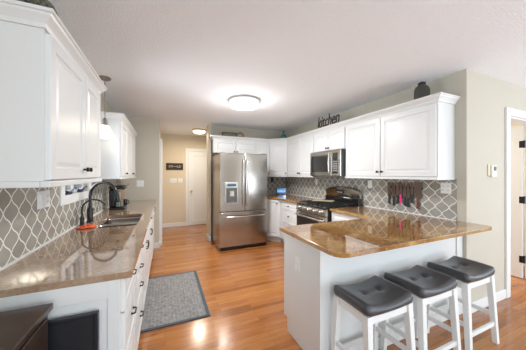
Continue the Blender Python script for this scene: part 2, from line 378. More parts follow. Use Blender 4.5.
# ------------------------------------------------------------------ cabinets
def knob(par, x, z, y=-.019):
    MB().lathe([(.007, 0), (.006, -.012), (.014, -.018), (.015, -.025), (.009, -.030)], (x, y, z), 14, 'y').build('knob', BRONZE, par, smooth=True)
def pull(par, x, z, y=-.019, L=.066, vertical=False):
    h = L/2
    pts = [(-h, 0), (-h, -.015), (-h*.8, -.020), (h*.8, -.020), (h, -.015), (h, 0)]
    P = [(x, y+b, z+a) if vertical else (x+a, y+b, z) for a, b in pts]
    m = MB().tube(P, .005, 8)
    for e in (P[0], P[-1]): m.lathe([(.008, 0), (.007, -.005)], e, 12, 'y')
    m.build('handle', BLACK, par, smooth=True)

def cabinet(name, label, cat, loc, rz, w, d, z0, z1, fronts, toe=False, hollow=False, group=None, side_rail=True, rail=True):
    """local: x 0..w along the front, y 0 front plane .. d at the back, doors proud to -y. fronts: (kind, x0, x1, z0, z1, fitting)"""
    t = thing(name, label, cat, (loc[0], loc[1], 0), rz, group)
    m = MB()
    if hollow: m.box(0, w, .06, d, 0, .10).box(0, w, 0, d, .10, .66).box(0, w, 0, .018, .66, z1).box(0, .018, .018, d, .66, z1).box(w-.018, w, .018, d, .66, z1)
    elif toe: m.box(0, w, .06, d, 0, .10).box(0, w, 0, d, .10, z1)
    else: m.box(0, w, 0, d, z0, z1)
    m.build('body', WHITE, t, bevel=.002)
    if rail and not toe:
        MB().box(-.004, w+.004, -.024, .012, z0-.028, z0).box(-.004, .014, .012, d, z0-.028, z0).box(w-.014, w+.004, .012, d, z0-.028, z0).build('light_rail', WHITE, t, bevel=.004)
    for k, x0, x1, a, b, fit in fronts:
        o = MB().panel(x0, x1, a, b, 0, .019, .052 if k == 'door' else .032, True).build('door' if k == 'door' else 'drawer', WHITE, t)
        if fit:
            if fit[0] == 'k': knob(o, fit[1], fit[2])
            elif fit[0] == 'p': pull(o, fit[1], fit[2], vertical=False)
            elif fit[0] == 'v': pull(o, fit[1], fit[2], vertical=True)
    return t

XF = 2.469     # face-frame plane of the right uppers (doors stand proud to 2.45)
ZB, ZT = 1.362, 2.112
# right wall: local x runs toward the camera (-Y) ; origin at far end
def upper_right(y_far, y_near, z0, label, fronts, group=None):
    w = y_far-y_near
    return cabinet('upper_cabinet', label, 'cabinet', (XF, y_far), -PI/2, w, XR-XF-.001, z0, ZT, fronts, rail=(z0 < 1.5))
w = 2.60-1.362
upper_right(2.60, 1.362, ZB, 'wide white two-door wall cabinet at the near end, above the hanging knives',
    [('door', .012, .592, ZB+.006, ZT-.02, ('k', .565, ZB+.06)), ('door', .602, w-.012, ZB+.006, ZT-.02, ('k', .628, ZB+.06))])
upper_right(3.37, 2.602, 1.775, 'short white two-door wall cabinet directly above the microwave',
    [('door', .012, .380, 1.782, ZT-.02, ('k', .355, 1.82)), ('door', .388, .756, 1.782, ZT-.02, ('k', .413, 1.82))])
upper_right(4.335, 3.372, ZB, 'white two-door wall cabinet left of the microwave, beside the corner',
    [('door', .012, .478, ZB+.006, ZT-.02, ('k', .452, ZB+.05)), ('door', .486, .951, ZB+.006, ZT-.02, ('k', .512, ZB+.05))])
# diagonal corner wall cabinet
YU = 4.64      # face plane of back-wall uppers
t = thing('upper_cabinet', 'white diagonal one-door wall cabinet in the corner, above the tablet', 'cabinet')
p = [(XF, 4.337), (XR-.001, 4.337), (XR-.001, YB-.001), (2.165, YB-.001), (2.165, YU)]
MB().prism(p, ZB, ZT).build('body', WHITE, t, bevel=.002)
MB().prism([(XF-.02, 4.341), (XF, 4.36), (2.19, YU+.01), (2.169, YU-.02)], ZB-.028, ZB).build('light_rail', WHITE, t)
L = math.hypot(XF-2.165, YU-4.337)
dd = MB().panel(.012, L-.012, ZB+.006, ZT-.02, 0, .019, .052).build('door', WHITE, t)
dd.location = (2.165, YU, 0); dd.rotation_euler = (0, 0, -math.atan2(YU-4.337, XF-2.165))
knob(dd, L-.04, ZB+.05)
# back wall uppers
cabinet('upper_cabinet', 'short white two-door wall cabinet directly above the refrigerator', 'cabinet', (.90, YU), 0, .935, YB-YU-.001, 1.83, ZT,
    [('door', .012, .464, 1.836, ZT-.02, ('k', .438, 1.865)), ('door', .471, .923, 1.836, ZT-.02, ('k', .497, 1.865))], rail=False)
cabinet('upper_cabinet', 'narrow white wall cabinet between refrigerator top and the diagonal corner cabinet', 'cabinet', (1.837, YU), 0, .326, YB-YU-.001, ZB, ZT,
    [('door', .010, .318, ZB+.006, ZT-.02, ('k', .292, ZB+.05))])
# left wall uppers, facing +X : local x runs to +Y
XFL = -.489
ZTL = 2.04
def upper_left(y0, y1, label, fronts):
    return cabinet('upper_cabinet', label, 'cabinet', (XFL, y0), PI/2, y1-y0, XFL-XL-.001, ZB, ZTL, fronts)
upper_left(1.293, 2.185, 'large white wall cabinet nearest the camera, above the left backsplash',
    [('door', .018, .493, ZB+.006, ZTL-.02, ('k', .465, ZB+.06)), ('door', .500, .875, ZB+.006, ZTL-.02, ('k', .530, ZB+.06))])
upper_left(3.11, 4.50, 'white three-door wall cabinet beyond the sink, above the coffee maker',
    [('door', .015, .46, ZB+.006, ZTL-.02, ('k', .30, ZB+.04)), ('door', .467, .92, ZB+.006, ZTL-.02, None), ('door', .927, 1.375, ZB+.006, ZTL-.02, ('k', .96, ZB+.04))])

def crown(name, label, pts, zt, flip=1, height=.070, out=.048, close=None):
    """pts polyline of the cabinet front edges; outward = right of travel * flip"""
    z0 = zt-height
    prof = [(.0, z0), (.008, z0), (.012, z0+.018), (.022, z0+.03), (out*.75, zt-.026), (out*.82, zt-.016), (out, zt-.014), (out, zt), (0, zt)]
    path = []
    n = len(pts)
    for i, (x, y) in enumerate(pts):
        ns = []
        for a, b in ((i-1, i), (i, i+1)):
            if a < 0 or b >= n: continue
            dx, dy = pts[b][0]-pts[a][0], pts[b][1]-pts[a][1]; L = math.hypot(dx, dy); ns.append((dy/L*flip, -dx/L*flip))
        if len(ns) == 1: nx, ny = ns[0]
        else:
            sx, sy = ns[0][0]+ns[1][0], ns[0][1]+ns[1][1]; k = 2/(sx*sx+sy*sy)*1.0; nx, ny = sx*k, sy*k
        path.append((x, y, nx, ny))
    o = MB().sweep(prof, path).build(name, WHITE)
    tag(o, label, 'moulding'); return o
crown('crown_moulding', 'long white crown moulding along the tops of the right and back wall cabinets',
      [(XR-.001, 1.360), (XF-.002, 1.360), (XF-.002, 4.336), (2.164, YU-.002), (.898, YU-.002), (.898, YB-.16)], 2.18, flip=-1)
crown('crown_moulding', 'white crown moulding around the top of the wall cabinet nearest the camera',
      [(XL+.001, 1.291), (XFL+.002, 1.291), (XFL+.002, 2.187), (XL+.001, 2.187)], 2.10, flip=1)
crown('crown_moulding', 'white crown moulding around the top of the cabinet beyond the sink',
      [(XL+.001, 3.108), (XFL+.002, 3.108), (XFL+.002, 4.502), (XL+.001, 4.502)], 2.10, flip=1)

# left base run, facing +X, face plane -.201 (fronts proud to -.182)
XBL = -.202; ZC = .882
def base_left(y0, y1, label, fronts, name='base_cabinet', hollow=False):
    return cabinet(name, label, 'cabinet', (XBL, y0), PI/2, y1-y0, XBL-XL-.001, 0, ZC, fronts, toe=True, hollow=hollow)
bl = base_left(1.31, 1.838, 'white three-drawer base cabinet at the near end of the left counter',
    [('drawer', .01, .518, .705, .868, ('p', .264, .80)), ('drawer', .01, .518, .42, .695, ('p', .264, .566)), ('drawer', .01, .518, .115, .41, ('p', .264, .29))])
MB().box(-.017, -.001, .0, .563, 0, ZC).box(-.022, -.017, .0, .05, 0, ZC).box(-.022, -.017, .513, .563, 0, ZC).box(-.022, -.017, .05, .513, .80, ZC).build('end_panel', WHITE, bl, bevel=.0015)
base_left(1.84, 2.30, 'white four-drawer base cabinet between end drawers and sink cabinet',
    [('drawer', .01, .45, .745, .868, ('p', .23, .81)), ('drawer', .01, .45, .585, .735, ('p', .23, .655)), ('drawer', .01, .45, .395, .575, ('p', .23, .507)), ('drawer', .01, .45, .115, .385, ('p', .23, .266))])
base_left(2.302, 3.16, 'white two-door base cabinet under the sink',
    [('drawer', .01, .848, .745, .868, None), ('door', .01, .426, .115, .735, ('v', .395, .635)), ('door', .432, .848, .115, .735, ('v', .463, .635))], hollow=True)
base_left(3.162, 3.80, 'white base cabinet between sink cabinet and dishwasher',
    [('drawer', .01, .628, .705, .868, ('p', .319, .79)), ('door', .01, .316, .115, .695, ('v', .29, .6)), ('door', .322, .628, .115, .695, ('v', .348, .6))])
t = thing('dishwasher', 'white dishwasher with a steel bar handle near the far end of the left counter', 'dishwasher', (XBL, 3.802, 0), PI/2)
MB().box(0, .596, 0, .55, .10, .875).box(.01, .586, .06, .5, 0, .10).build('body', WHITE, t)
MB().box(.003, .593, -.025, 0, .11, .75).build('door', PLAST, t, bevel=.004)
MB().box(.003, .593, -.028, 0, .757, .872).build('control_panel', PLAST, t, bevel=.004)
MB().tube([(.05, -.028, .79), (.05, -.055, .79), (.546, -.055, .79), (.546, -.028, .79)], .009, 10).build('handle', STEELH, t, smooth=True)
base_left(4.40, 4.70, 'narrow white base cabinet beside the far wall, beyond the dishwasher', [('door', .01, .29, .115, .868, ('v', .04, .78))])

# right base: cabinet left of range, diagonal corner, cabinet right of range, peninsula base
XBR = 2.149
def base_right(y_far, y_near, label, fronts):
    return cabinet('base_cabinet', label, 'cabinet', (XBR, y_far), -PI/2, y_far-y_near, XR-XBR-.02, 0, ZC, fronts, toe=True)
base_right(4.10, 3.315, 'white three-drawer base cabinet between the corner and the range',
    [('drawer', .12, .775, .715, .868, ('k', .40, .79)), ('drawer', .12, .775, .45, .705, ('k', .40, .60)), ('drawer', .12, .775, .115, .44, ('k', .40, .30))])
base_right(2.528, 1.829, 'white base cabinet between the range and the peninsula',
    [('drawer', .01, .60, .705, .868, ('k', .3, .79)), ('door', .01, .60, .115, .695, ('k', .56, .63))])
t = thing('base_cabinet', 'white diagonal corner base cabinet with one door beside the refrigerator', 'cabinet')
MB().prism([(1.86, 4.392), (2.148, 4.102), (2.73, 4.102), (2.73, YB-.01), (1.86, YB-.01)], .1, ZC).prism([(1.90, 4.43), (2.19, 4.14), (2.72, 4.14), (2.72, YB-.02), (1.90, YB-.02)], 0, .1).build('body', WHITE, t, bevel=.002)
dd = MB().panel(.015, .395, .115, .868, 0, .019, .052).build('door', WHITE, t); dd.location = (1.86, 4.392, 0); dd.rotation_euler = (0, 0, -math.atan2(.29, .288)); knob(dd, .36, .80)

# peninsula base
PX0, PY0, PY1 = 1.000, 1.305, 1.825
t = thing('peninsula_base', 'white panelled peninsula base behind the three stools', 'cabinet')
m = MB().prism([(PY0, 0), (PY1-.06, 0), (PY1-.06, .12), (PY1, .12), (PY1, ZC), (PY0, ZC)], PX0, XR-.001, 'x'); m.build('body', WHITE, t, bevel=.002)
# front panelling
f = MB().box(PX0-.006, PX0+.085, PY0-.012, PY0, 0, ZC).box(XR-.10, XR-.001, PY0-.012, PY0, 0, ZC).box(PX0+.085, XR-.10, PY0-.012, PY0, ZC-.07, ZC).box(PX0+.085, XR-.10, PY0-.012, PY0, 0, .13)
f.build('panel_frame', WHITE, t, bevel=.002)
MB().box(PX0-.002, XR-.001, PY0-.022, PY0-.012, 0, .10).build('base_strip', WHITE, t, bevel=.004)
for xx in (PX0-.002,):
    MB().box(xx-.003, xx+.003, 1.56, 1.63, .60, .715).box(xx-.006, xx, 1.58, 1.61, .615, .65).box(xx-.006, xx, 1.58, 1.61, .665, .70).build('outlet', PLAST, t, bevel=.002)

# ------------------------------------------------------------------ worktops
def rounded(poly, radii, seg=8):
    out = []; n = len(poly)
    for i in range(n):
        p = Vector(poly[i]); r = radii[i]
        if not r: out.append(tuple(p)); continue
        a = (Vector(poly[i-1])-p).normalized(); b = (Vector(poly[(i+1) % n])-p).normalized()
        c = p+(a+b)*r; A = p+a*r; B = p+b*r
        a0 = math.atan2(*(A-c).yx); a1 = math.atan2(*(B-c).yx); d = (a1-a0+PI) % (2*PI)-PI
        for k in range(seg+1): out.append((c.x+r*math.cos(a0+d*k/seg), c.y+r*math.sin(a0+d*k/seg)))
    return out
ZW0, ZW1 = .883, .914
# left worktop with an undermount cut-out for the sink
SX0, SX1, SY0, SY1 = -.60, -.245, 2.42, 3.10
m = MB(); zs = (ZW0, ZW1)
xs = [XL+.001, SX0, SX1, -.150]; ys = [1.285, SY0, SY1, 4.718]
for i in range(3):
    for j in range(3):
        if i == 1 and j == 1: continue
        pass
outer = [(xs[0], ys[0]), (xs[3], ys[0]), (xs[3], ys[3]), (xs[0], ys[3])]; inner = rounded([(xs[1], ys[1]), (xs[2], ys[1]), (xs[2], ys[2]), (xs[1], ys[2])], [.04]*4, 5)
bm = m.b
def ring(pts, z): return [bm.verts.new((x, y, z)) for x, y in pts]
oT, oB, iT, iB = ring(outer, ZW1), ring(outer, ZW0), ring(inner, ZW1), ring(inner, ZW0)
for A, B in ((oT, oB), (iT, iB)):
    k = len(A)
    for i in range(k): bm.faces.new((A[i], A[(i+1) % k], B[(i+1) % k], B[i]))
q = len(inner)//4
for O, I in ((oT, iT), (oB, iB)):
    for c_ in range(4):
        seg = I[c_*q:(c_+1)*q]; nxt = I[((c_+1)*q) % len(I)]
        for i in range(len(seg)-1): bm.faces.new((O[c_], seg[i], seg[i+1]))
        bm.faces.new((O[c_], seg[-1], nxt, O[(c_+1) % 4]))
tag(m.build('countertop', GRAN2), 'long granite countertop, reflected taupe in its colour, on the left run, holding the sink', 'countertop')
# right worktop pieces: peninsula L-shape with rounded corners; corner piece
pen = rounded([(.948, 1.055), (2.768, 1.06), (2.768, 1.250), (XR-.001, 1.250), (XR-.001, 2.526), (2.10, 2.526), (2.10, 1.827), (.948, 1.827)],
              [.09, .06, 0, 0, 0, .012, 0, .012])
tag(MB().prism(pen, ZW0, ZW1).build('countertop', GRAN, bevel=.004, smooth=True), 'polished gold-brown granite peninsula top above the stools', 'countertop')
cor = [(1.842, 4.365), (2.09, 4.095), (2.10, 3.318), (XR-.001, 3.318), (XR-.001, YB-.001), (1.842, YB-.001)]
tag(MB().prism(cor, ZW0, ZW1).build('countertop', GRAN, bevel=.003, smooth=True), 'gold-brown granite corner countertop under the tablet', 'countertop')

# ------------------------------------------------------------------ sink and taps
t = thing('sink', 'stainless double-bowl undermount sink in the left countertop', 'sink', (0, 0, 0))
def bowl(y0, y1, depth):
    m = MB(); x0, x1 = SX0-.003, SX1+.003
    rs = [(0, ZW0-.002, 0), (.0, ZW0-.02, 0), (.008, ZW0-depth+.03, 0), (.035, ZW0-depth, 0)]
    rings = []
    for ins, z, _ in rs:
        pts = rounded([(x0+ins, y0+ins), (x1-ins, y0+ins), (x1-ins, y1-ins), (x0+ins, y1-ins)], [.045]*4, 5)
        rings.append([m.b.verts.new((x, y, z)) for x, y in pts])
    for A, B in zip(rings, rings[1:]):
        k = len(A)
        for i in range(k): m.b.faces.new((A[i], A[(i+1) % k], B[(i+1) % k], B[i]))
    m.b.faces.new(rings[-1])
    o = m.build('bowl', STEEL, t, smooth=True)
    sd = o.modifiers.new('thick', 'SOLIDIFY'); sd.thickness = .0015; sd.offset = 0
    MB().lathe([(.04, 0), (.04, .004), (.02, .005)], ((x0+x1)/2, (y0+y1)/2, ZW0-depth+.002), 20).build('drain', STEELH, o, smooth=True)
bowl(SY0-.003, 2.735, .17); bowl(2.765, SY1+.003, .17)
MB().box(SX0, SX1, 2.733, 2.767, ZW0-.03, ZW0-.012).build('divider', STEEL, t, bevel=.004)
MB().box(SX0-.02, SX0-.003, SY0-.02, SY1+.02, ZW0-.009, ZW0-.001).box(SX1+.003, SX1+.018, SY0-.02, SY1+.02, ZW0-.009, ZW0-.001).box(SX0-.02, SX1+.018, SY0-.025, SY0-.003, ZW0-.009, ZW0-.001).build('rim', STEEL, t)

t = thing('faucet', 'tall matt black gooseneck faucet arching over the sink', 'faucet', (-.69, 2.775, ZW1))
MB().lathe([(.030, 0), (.030, .006), (.025, .01), (.025, .135), (.021, .145), (.014, .15)], (0, 0, 0), 22).build('base', BLACK, t, smooth=True)
pts = [(0, 0, .14), (0, 0, .26)]
R = .125
ux, uy = .96, -.28
for k in range(1, 13):
    a = PI-k*PI/12*.93; pts.append((ux*(R+R*math.cos(a)), uy*(R+R*math.cos(a)), .26+R*math.sin(a)*1.1))
MB().tube(pts, .0135, 12).build('neck', BLACK, t, smooth=True)
e = Vector(pts[-1])
MB().tube([e, e+Vector((.006, 0, -.03)), e+Vector((.012, -.003, -.085)), e+Vector((.013, -.003, -.095))], [.0145, .017, .019, .015], 14).build('spray_head', BLACK, t, smooth=True)
MB().tube([(0, .02, .09), (0, .045, .095), (.01, .085, .12)], [.011, .008, .006], 10).build('lever', BLACK, t, smooth=True)
t = thing('filter_tap', 'small slender black water-filter tap left of the tall faucet', 'faucet', (-.715, 2.625, ZW1))
MB().lathe([(.020, 0), (.020, .006), (.017, .01), (.017, .07), (.010, .085)], (0, 0, 0), 18).build('base', BLACK, t, smooth=True)
pts = [(0, 0, .08), (0, 0, .15)]
for k in range(1, 11):
    a = PI-k*PI/10*.9; pts.append((.09*(1+math.cos(a)), .01*(1+math.cos(a)), .15+.085*math.sin(a)))
MB().tube(pts, .0072, 10).build('spout', BLACK, t, smooth=True)
MB().tube([(0, .0, .05), (0, .03, .055), (0, .045, .06)], .005, 8).build('lever', BLACK, t, smooth=True)

# orange scrubber / cloth by the taps
ORG = mat('orange_red_cloth', (.75, .12, .03), .75, bump=.4, bscale=60, vary=.3)
m = MB(); n = 18; g = {}
for i in range(n):
    for j in range(12):
        u, v = i/(n-1)-.5, j/11-.5
        r_ = 1-.16*math.sin(7*math.atan2(v, u+1e-6))
        z = .020*max(0, 1-(2.2*abs(u))**2.5)*max(0, 1-(2.2*abs(v))**2.5)*(1+.5*math.sin(23*u+9*v))+.003
        g[i, j] = m.b.verts.new((u*.13*r_, v*.075*r_, z))
for i in range(n-1):
    for j in range(11): m.b.faces.new((g[i, j], g[i+1, j], g[i+1, j+1], g[i, j+1]))
o = m.build('dishcloth', ORG, None, smooth='full', loc=(-.635, 2.47, ZW1+.002)); sd = o.modifiers.new('t', 'SOLIDIFY'); sd.thickness = .003; sd.offset = 1
o.rotation_euler = (0, 0, .35)
tag(o, 'crumpled orange-red dishcloth at the foot of the small black tap', 'cloth')

# coffee maker
t = thing('coffee_maker', 'black and grey coffee maker on the left countertop beyond the faucet', 'coffee maker', (-.60, 3.66, ZW1), 0)
MB().box(-.085, .10, -.11, .13, 0, .035).build('base', BLACK, t, bevel=.012, smooth=True)
MB().box(-.085, -.01, -.095, .115, .035, .27).build('column', BLACK, t, bevel=.015, smooth=True)
MB().box(-.005, .045, -.10, .04, .036, .25).build('water_tank', mat('grey_green_tank', (.17, .21, .18), .15, coat=.5), t, bevel=.01, smooth=True)
MB().box(-.085, .10, -.105, .125, .271, .325).build('head', BLACK, t, bevel=.02, smooth=True, seg=3)
MB().tube([(.09, .02, .325), (.11, .02, .34), (.12, .06, .345), (.12, .10, .335), (.10, .12, .32)], .007, 10).build('lid_handle', STEELH, t, smooth=True)
MB().box(.05, .07, .055, .11, .10, .26).build('side_trim', mat('copper_tint', (.45, .24, .13), .3, .8), t, bevel=.004)
MB().lathe([(.022, 0), (.025, .01), (.027, .08), (.024, .085)], (.082, .072, .040), 18).tube([(.105, .072, .055), (.125, .072, .06), (.125, .072, .105), (.106, .072, .11)], .005, 8).build('cup', BLACK, t, smooth=True)

# wall plates
def plate(name, label, cat, loc, rz, gangs=1, kind='outlet', w=None, group=None, m=PLAST):
    w = w or .07+.046*(gangs-1)
    t = thing(name, label, cat, loc, rz, group)
    MB().box(-w/2, w/2, -.006, 0, -.058, .058).build('plate', m, t, bevel=.0025)
    for g_ in range(gangs):
        x = (g_-(gangs-1)/2)*.046
        if kind == 'outlet':
            b = MB()
            for s_ in (-1, 1): b.box(x-.016, x+.016, -.009, -.006, s_*.021-.014, s_*.021+.014)
            o = b.build('socket', m, t, bevel=.003)
            b = MB()
            for s_ in (-1, 1): b.box(x-.008, x-.005, -.0095, -.009, s_*.021-.005, s_*.021+.006).box(x+.005, x+.008, -.0095, -.009, s_*.021-.005, s_*.021+.006)
            b.build('slots', BLACK, o)
        else:
            MB().box(x-.016, x+.016, -.010, -.006, -.033, .033).build('rocker', m, t, bevel=.003)
    return t
TF = .0085
plate('outlet_plate', 'white outlet plate on the right backsplash near its end, right of the knives', 'outlet', (XR-TF, 1.437, 1.245), -PI/2, 2, 'outlet', .100)
plate('switch_plate', 'white switch plate on the right backsplash between range and knives', 'switch', (XR-TF, 2.41, 1.245), -PI/2, 1, 'rocker')
plate('outlet_plate', 'white outlet plate on the right backsplash left of the range', 'outlet', (XR-TF, 3.68, 1.245), -PI/2, 1, 'outlet')
plate('outlet_plate', 'black outlet plate on the corner backsplash above the tablet', 'outlet', (2.37, YB-TF, 1.26), 0, 1, 'outlet', m=BLACK)
plate('switch_plate', 'white rocker plate on the left backsplash, nearer of the touching pair', 'switch', (XL+TF, 1.955, 1.222), PI/2, 1, 'rocker', .078)
plate('outlet_plate', 'white outlet plate on the left backsplash, next to the window casing', 'outlet', (XL+TF, 2.045, 1.222), PI/2, 1, 'outlet', .078)
plate('switch_plate', 'white double plate on the greige wall at the end of the left counter', 'switch', (-.42, 4.7195, 1.22), 0, 2, 'rocker')
plate('switch_plate', 'white triple switch plate on the hall wall, left of the pair below the sign', 'switch', (.205, 6.4495, 1.22), 0, 3, 'rocker')
plate('switch_plate', 'white double switch plate on the hall wall, nearer the hall door', 'switch', (.375, 6.4495, 1.22), 0, 2, 'rocker')
plate('wall_controller', 'small white plate with a key slot high on the peninsula end', 'plate', (0, 0, 0)) if False else None

# thermostat
t = thing('thermostat', 'small white thermostat on a cream backplate, on the wall beside the doorway', 'thermostat', (3.215, 1.2615, 1.43), 0)
MB().box(-.075, .01, -.010, 0, -.055, .065).build('backplate', CREAM, t, bevel=.003)
MB().box(-.035, .055, -.028, -.010, -.065, .06).build('body', PLAST, t, bevel=.006)
MB().box(-.015, .04, -.030, -.028, .0, .045).build('display', mat('lcd_dark', (.05, .06, .055), .2), t)
MB().box(-.01, .0, -.031, -.028, -.035, -.025).box(.02, .03, -.031, -.028, -.035, -.025).build('buttons', PLAST, t)

# ------------------------------------------------------------------ refrigerator
t = thing('refrigerator', 'stainless french-door refrigerator with bottom freezer drawer', 'refrigerator', (.897, 4.0, 0))
Wd = .933
MB().box(.004, Wd-.004, .072, .775, .03, 1.76).box(.02, Wd-.02, .08, .76, 0, .03).build('body', SIDE, t, bevel=.004)
def dome(x0, x1, z0, z1, name, bow=.016, par=t):
    m = MB(); n = 12; A = []; B = []
    for i in range(n+1):
        u = i/n; x = x0+(x1-x0)*u
        y = .012-bow*math.sin(PI*(.08+.84*(x-0)/Wd))+.0
        A.append((x, y))
    poly = A+[(x1, .066), (x0, .066)]
    m.prism(poly, z0, z1); return m.build(name, STEEL, par, bevel=.006, smooth=True)
ld = dome(.002, Wd/2-.003, .715, 1.775, 'door'); rd = dome(Wd/2+.003, Wd-.002, .715, 1.775, 'door')
fz = dome(.002, Wd-.002, .075, .700, 'freezer_drawer')
for dr, x in ((ld, Wd/2-.035), (rd, Wd/2+.035)):
    MB().tube([(x, .005, .80), (x, -.045, .815), (x, -.058, .85), (x, -.062, 1.2), (x, -.058, 1.61), (x, -.045, 1.645), (x, .005, 1.66)], .0115, 12).build('handle', STEELH, dr, smooth=True)
MB().tube([(.09, .005, .625), (.095, -.045, .625), (.13, -.06, .625), (Wd/2, -.068, .618), (Wd-.13, -.06, .625), (Wd-.095, -.045, .625), (Wd-.09, .005, .625)], .0115, 12).build('handle', STEELH, fz, smooth=True)
dp = MB().box(.085, .335, -.018, .03, .845, 1.245).build('dispenser', mat('steel_bezel', (.5, .5, .49), .3, .9), ld, bevel=.006)
MB().box(.130, .290, -.0215, -.0175, 1.175, 1.215).build('dispenser_display', mat('display_blue', (.02, .05, .09), .15, emit=.12, ecol=(.1, .25, .35)), ld)
MB().box(.108, .312, -.021, -.0175, .87, 1.145).build('dispenser_recess', mat('dispenser_grey', (.16, .165, .165), .15, .7), ld, bevel=.004)
MB().box(.17, .25, -.045, -.021, .99, 1.09).build('dispenser_paddle', STEELH, ld, bevel=.004)
MB().box(.125, .295, -.04, -.021, .862, .88).build('drip_tray', STEELH, ld, bevel=.004)
MB().box(.02, Wd-.02, .03, .09, .012, .07).build('kick_grille', BLACK, t)
for x in (.03, Wd-.11): MB().box(x, x+.08, .01, .12, 1.762, 1.79).build('hinge_cover', SIDE, t, bevel=.006)

# ------------------------------------------------------------------ range
t = thing('range', 'stainless gas range with black grates between the right-hand cabinets', 'range', (2.055, 3.305, 0), -PI/2)
W_ = .765
MB().box(.003, W_-.003, .03, .66, .02, .90).build('body', mat('range_side', (.02, .02, .02), .4, .4), t, bevel=.003)
MB().box(.0, W_, .0, .64, .900, .914).build('cooktop', GLASSB, t, bevel=.004)
MB().prism([(-.012, .80), (.03, .80), (.03, .899), (.012, .899), (-.006, .89)], 0, W_, 'x').build('control_panel', STEEL, t, bevel=.003)
od = MB().box(.004, W_-.004, -.008, .03, .235, .79).build('oven_door', STEEL, t, bevel=.005)
MB().box(.03, W_-.03, -.0105, -.007, .26, .70).build('oven_window', GLASSB, od, bevel=.003)
MB().tube([(.04, -.008, .735), (.045, -.045, .735), (.08, -.055, .735), (W_/2, -.058, .733), (W_-.08, -.055, .735), (W_-.045, -.045, .735), (W_-.04, -.008, .735)], .0125, 12).build('handle', STEELH, od, smooth=True)
MB().box(.004, W_-.004, -.006, .03, .04, .225).build('storage_drawer', STEEL, t, bevel=.005)
for i in range(5):
    x = W_*(.12+.19*i)
    k = MB().lathe([(.026, 0), (.026, -.006), (.021, -.010), (.020, -.034), (.016, -.038)], (x, -.010, .848), 18, 'y').box(x-.0035, x+.0035, -.052, -.04, .832, .864).build('knob', STEELH, t, smooth=True)
for gx in range(3):   # three grates, each of bars
    x0 = .02+gx*.244; x1 = x0+.236; g = MB(); z = .942
    for yy in (.06, .565): g.box(x0, x1, yy, yy+.012, z-.012, z)
    for xx in (x0, x1-.012): g.box(xx, xx+.012, .06, .577, z-.012, z)
    for yy in (.18, .31, .44): g.box(x0+.012, x1-.012, yy, yy+.010, z-.010, z)
    g.box((x0+x1)/2-.005, (x0+x1)/2+.005, .072, .565, z-.010, z)
    for xx in (x0+.006, x1-.006):
        for yy in (.066, .571): g.box(xx-.006, xx+.006, yy-.006, yy+.006, .914, z-.012)
    g.build('grate', IRON, t, bevel=.002)
for bx, by, r_ in ((.138, .18, .042), (.138, .45, .036), (.626, .18, .045), (.626, .45, .034), (.382, .31, .05)):
    MB().lathe([(r_+.012, 0), (r_+.01, .006), (r_, .007), (r_*.95, .014), (r_*.5, .016)], (bx, by, .914), 20).build('burner', IRON, t, smooth=True)
MB().box(.0, W_, .60, .672, .915, 1.02).build('backguard_base', GLASSB, t, bevel=.004)
# arched stainless backguard
m = MB(); n = 24; cols = []
for i in range(n+1):
    u = i/n; e_ = math.sin(PI*u); x = W_*u; zt_ = 1.130+.060*e_**.55; yb, yt = .628-.022*e_, .616-.030*e_
    cols.append([m.b.verts.new(p) for p in ((x, yb, 1.02), (x, yb*.5+yt*.5-.006, (1.02+zt_)/2), (x, yt, zt_-.010), (x, yt+.010, zt_), (x, .668, zt_), (x, .668, 1.02))])
for A, B in zip(cols, cols[1:]):
    for k in range(6): m.b.faces.new((A[k], A[(k+1) % 6], B[(k+1) % 6], B[k]))
m.b.faces.new(cols[0][::-1]); m.b.faces.new(cols[-1])
m.build('backguard', STEEL, t, smooth=True)
MB().box(.29, .475, .584, .606, 1.085, 1.145).build('clock_display', GLASSB, t, bevel=.002)
m = MB()
for i in range(4): m.box(.32+.032*i, .342+.032*i, .5825, .584, 1.093, 1.103)
m.build('buttons', mat('button_grey', (.4, .4, .4), .4), t)

# spoon rest / utensil on cooktop
t = thing('spoon_rest', 'long pale sage spoon rest lying across the range grates', 'spoon rest', (2.36, 3.02, .9435), math.radians(-52))
m = MB(); rings = []
for i in range(15):
    u = i/14; x = -.17+.34*u; wdt = .028+.022*math.sin(PI*min(1, u*1.6)) if u < .62 else .028-.012*(u-.62)/.38
    if i in (0, 14): wdt *= .5
    rings.append([m.b.verts.new((x, s_*wdt, z)) for s_, z in ((-1, .014), (-.6, .002), (.6, .002), (1, .014), (.6, .006), (-.6, .006))])
for A, B in zip(rings, rings[1:]):
    for k in range(6): m.b.faces.new((A[k], A[(k+1) % 6], B[(k+1) % 6], B[k]))
m.b.faces.new(rings[0][::-1]); m.b.faces.new(rings[-1])
m.build('dish', mat('pale_sage_glaze', (.62, .62, .50), .25), t, smooth=True)
MB().tube([(-.12, 0, .016), (.02, .01, .02), (.19, .015, .024)], [.012, .006, .007], 8).build('spoon', mat('pale_wood', (.55, .42, .26), .5), t, smooth=True)

# ------------------------------------------------------------------ microwave
t = thing('microwave', 'stainless over-range microwave hung under the short cabinet', 'microwave', (2.395, 3.367, 0), -PI/2)
mw = .764
MB().box(.002, mw-.002, .0, .36, 1.358, 1.770).build('body', mat('microwave_case', (.08, .08, .08), .4, .5), t, bevel=.003)
md = MB().box(.004, .565, -.025, -.001, 1.366, 1.764).build('door', STEEL, t, bevel=.005)
MB().box(.05, .485, -.0275, -.0245, 1.43, 1.70).build('window', GLASSB, md, bevel=.003)
MB().tube([(.535, -.025, 1.40), (.535, -.055, 1.41), (.535, -.062, 1.565), (.535, -.055, 1.72), (.535, -.025, 1.73)], .010, 12).build('handle', STEELH, md, smooth=True)
cp = MB().box(.570, mw-.004, -.025, -.001, 1.366, 1.764).build('control_panel', STEEL, t, bevel=.004)
MB().box(.585, .705, -.0265, -.0248, 1.40, 1.72).build('keypad_glass', GLASSB, cp, bevel=.002)
m = MB()
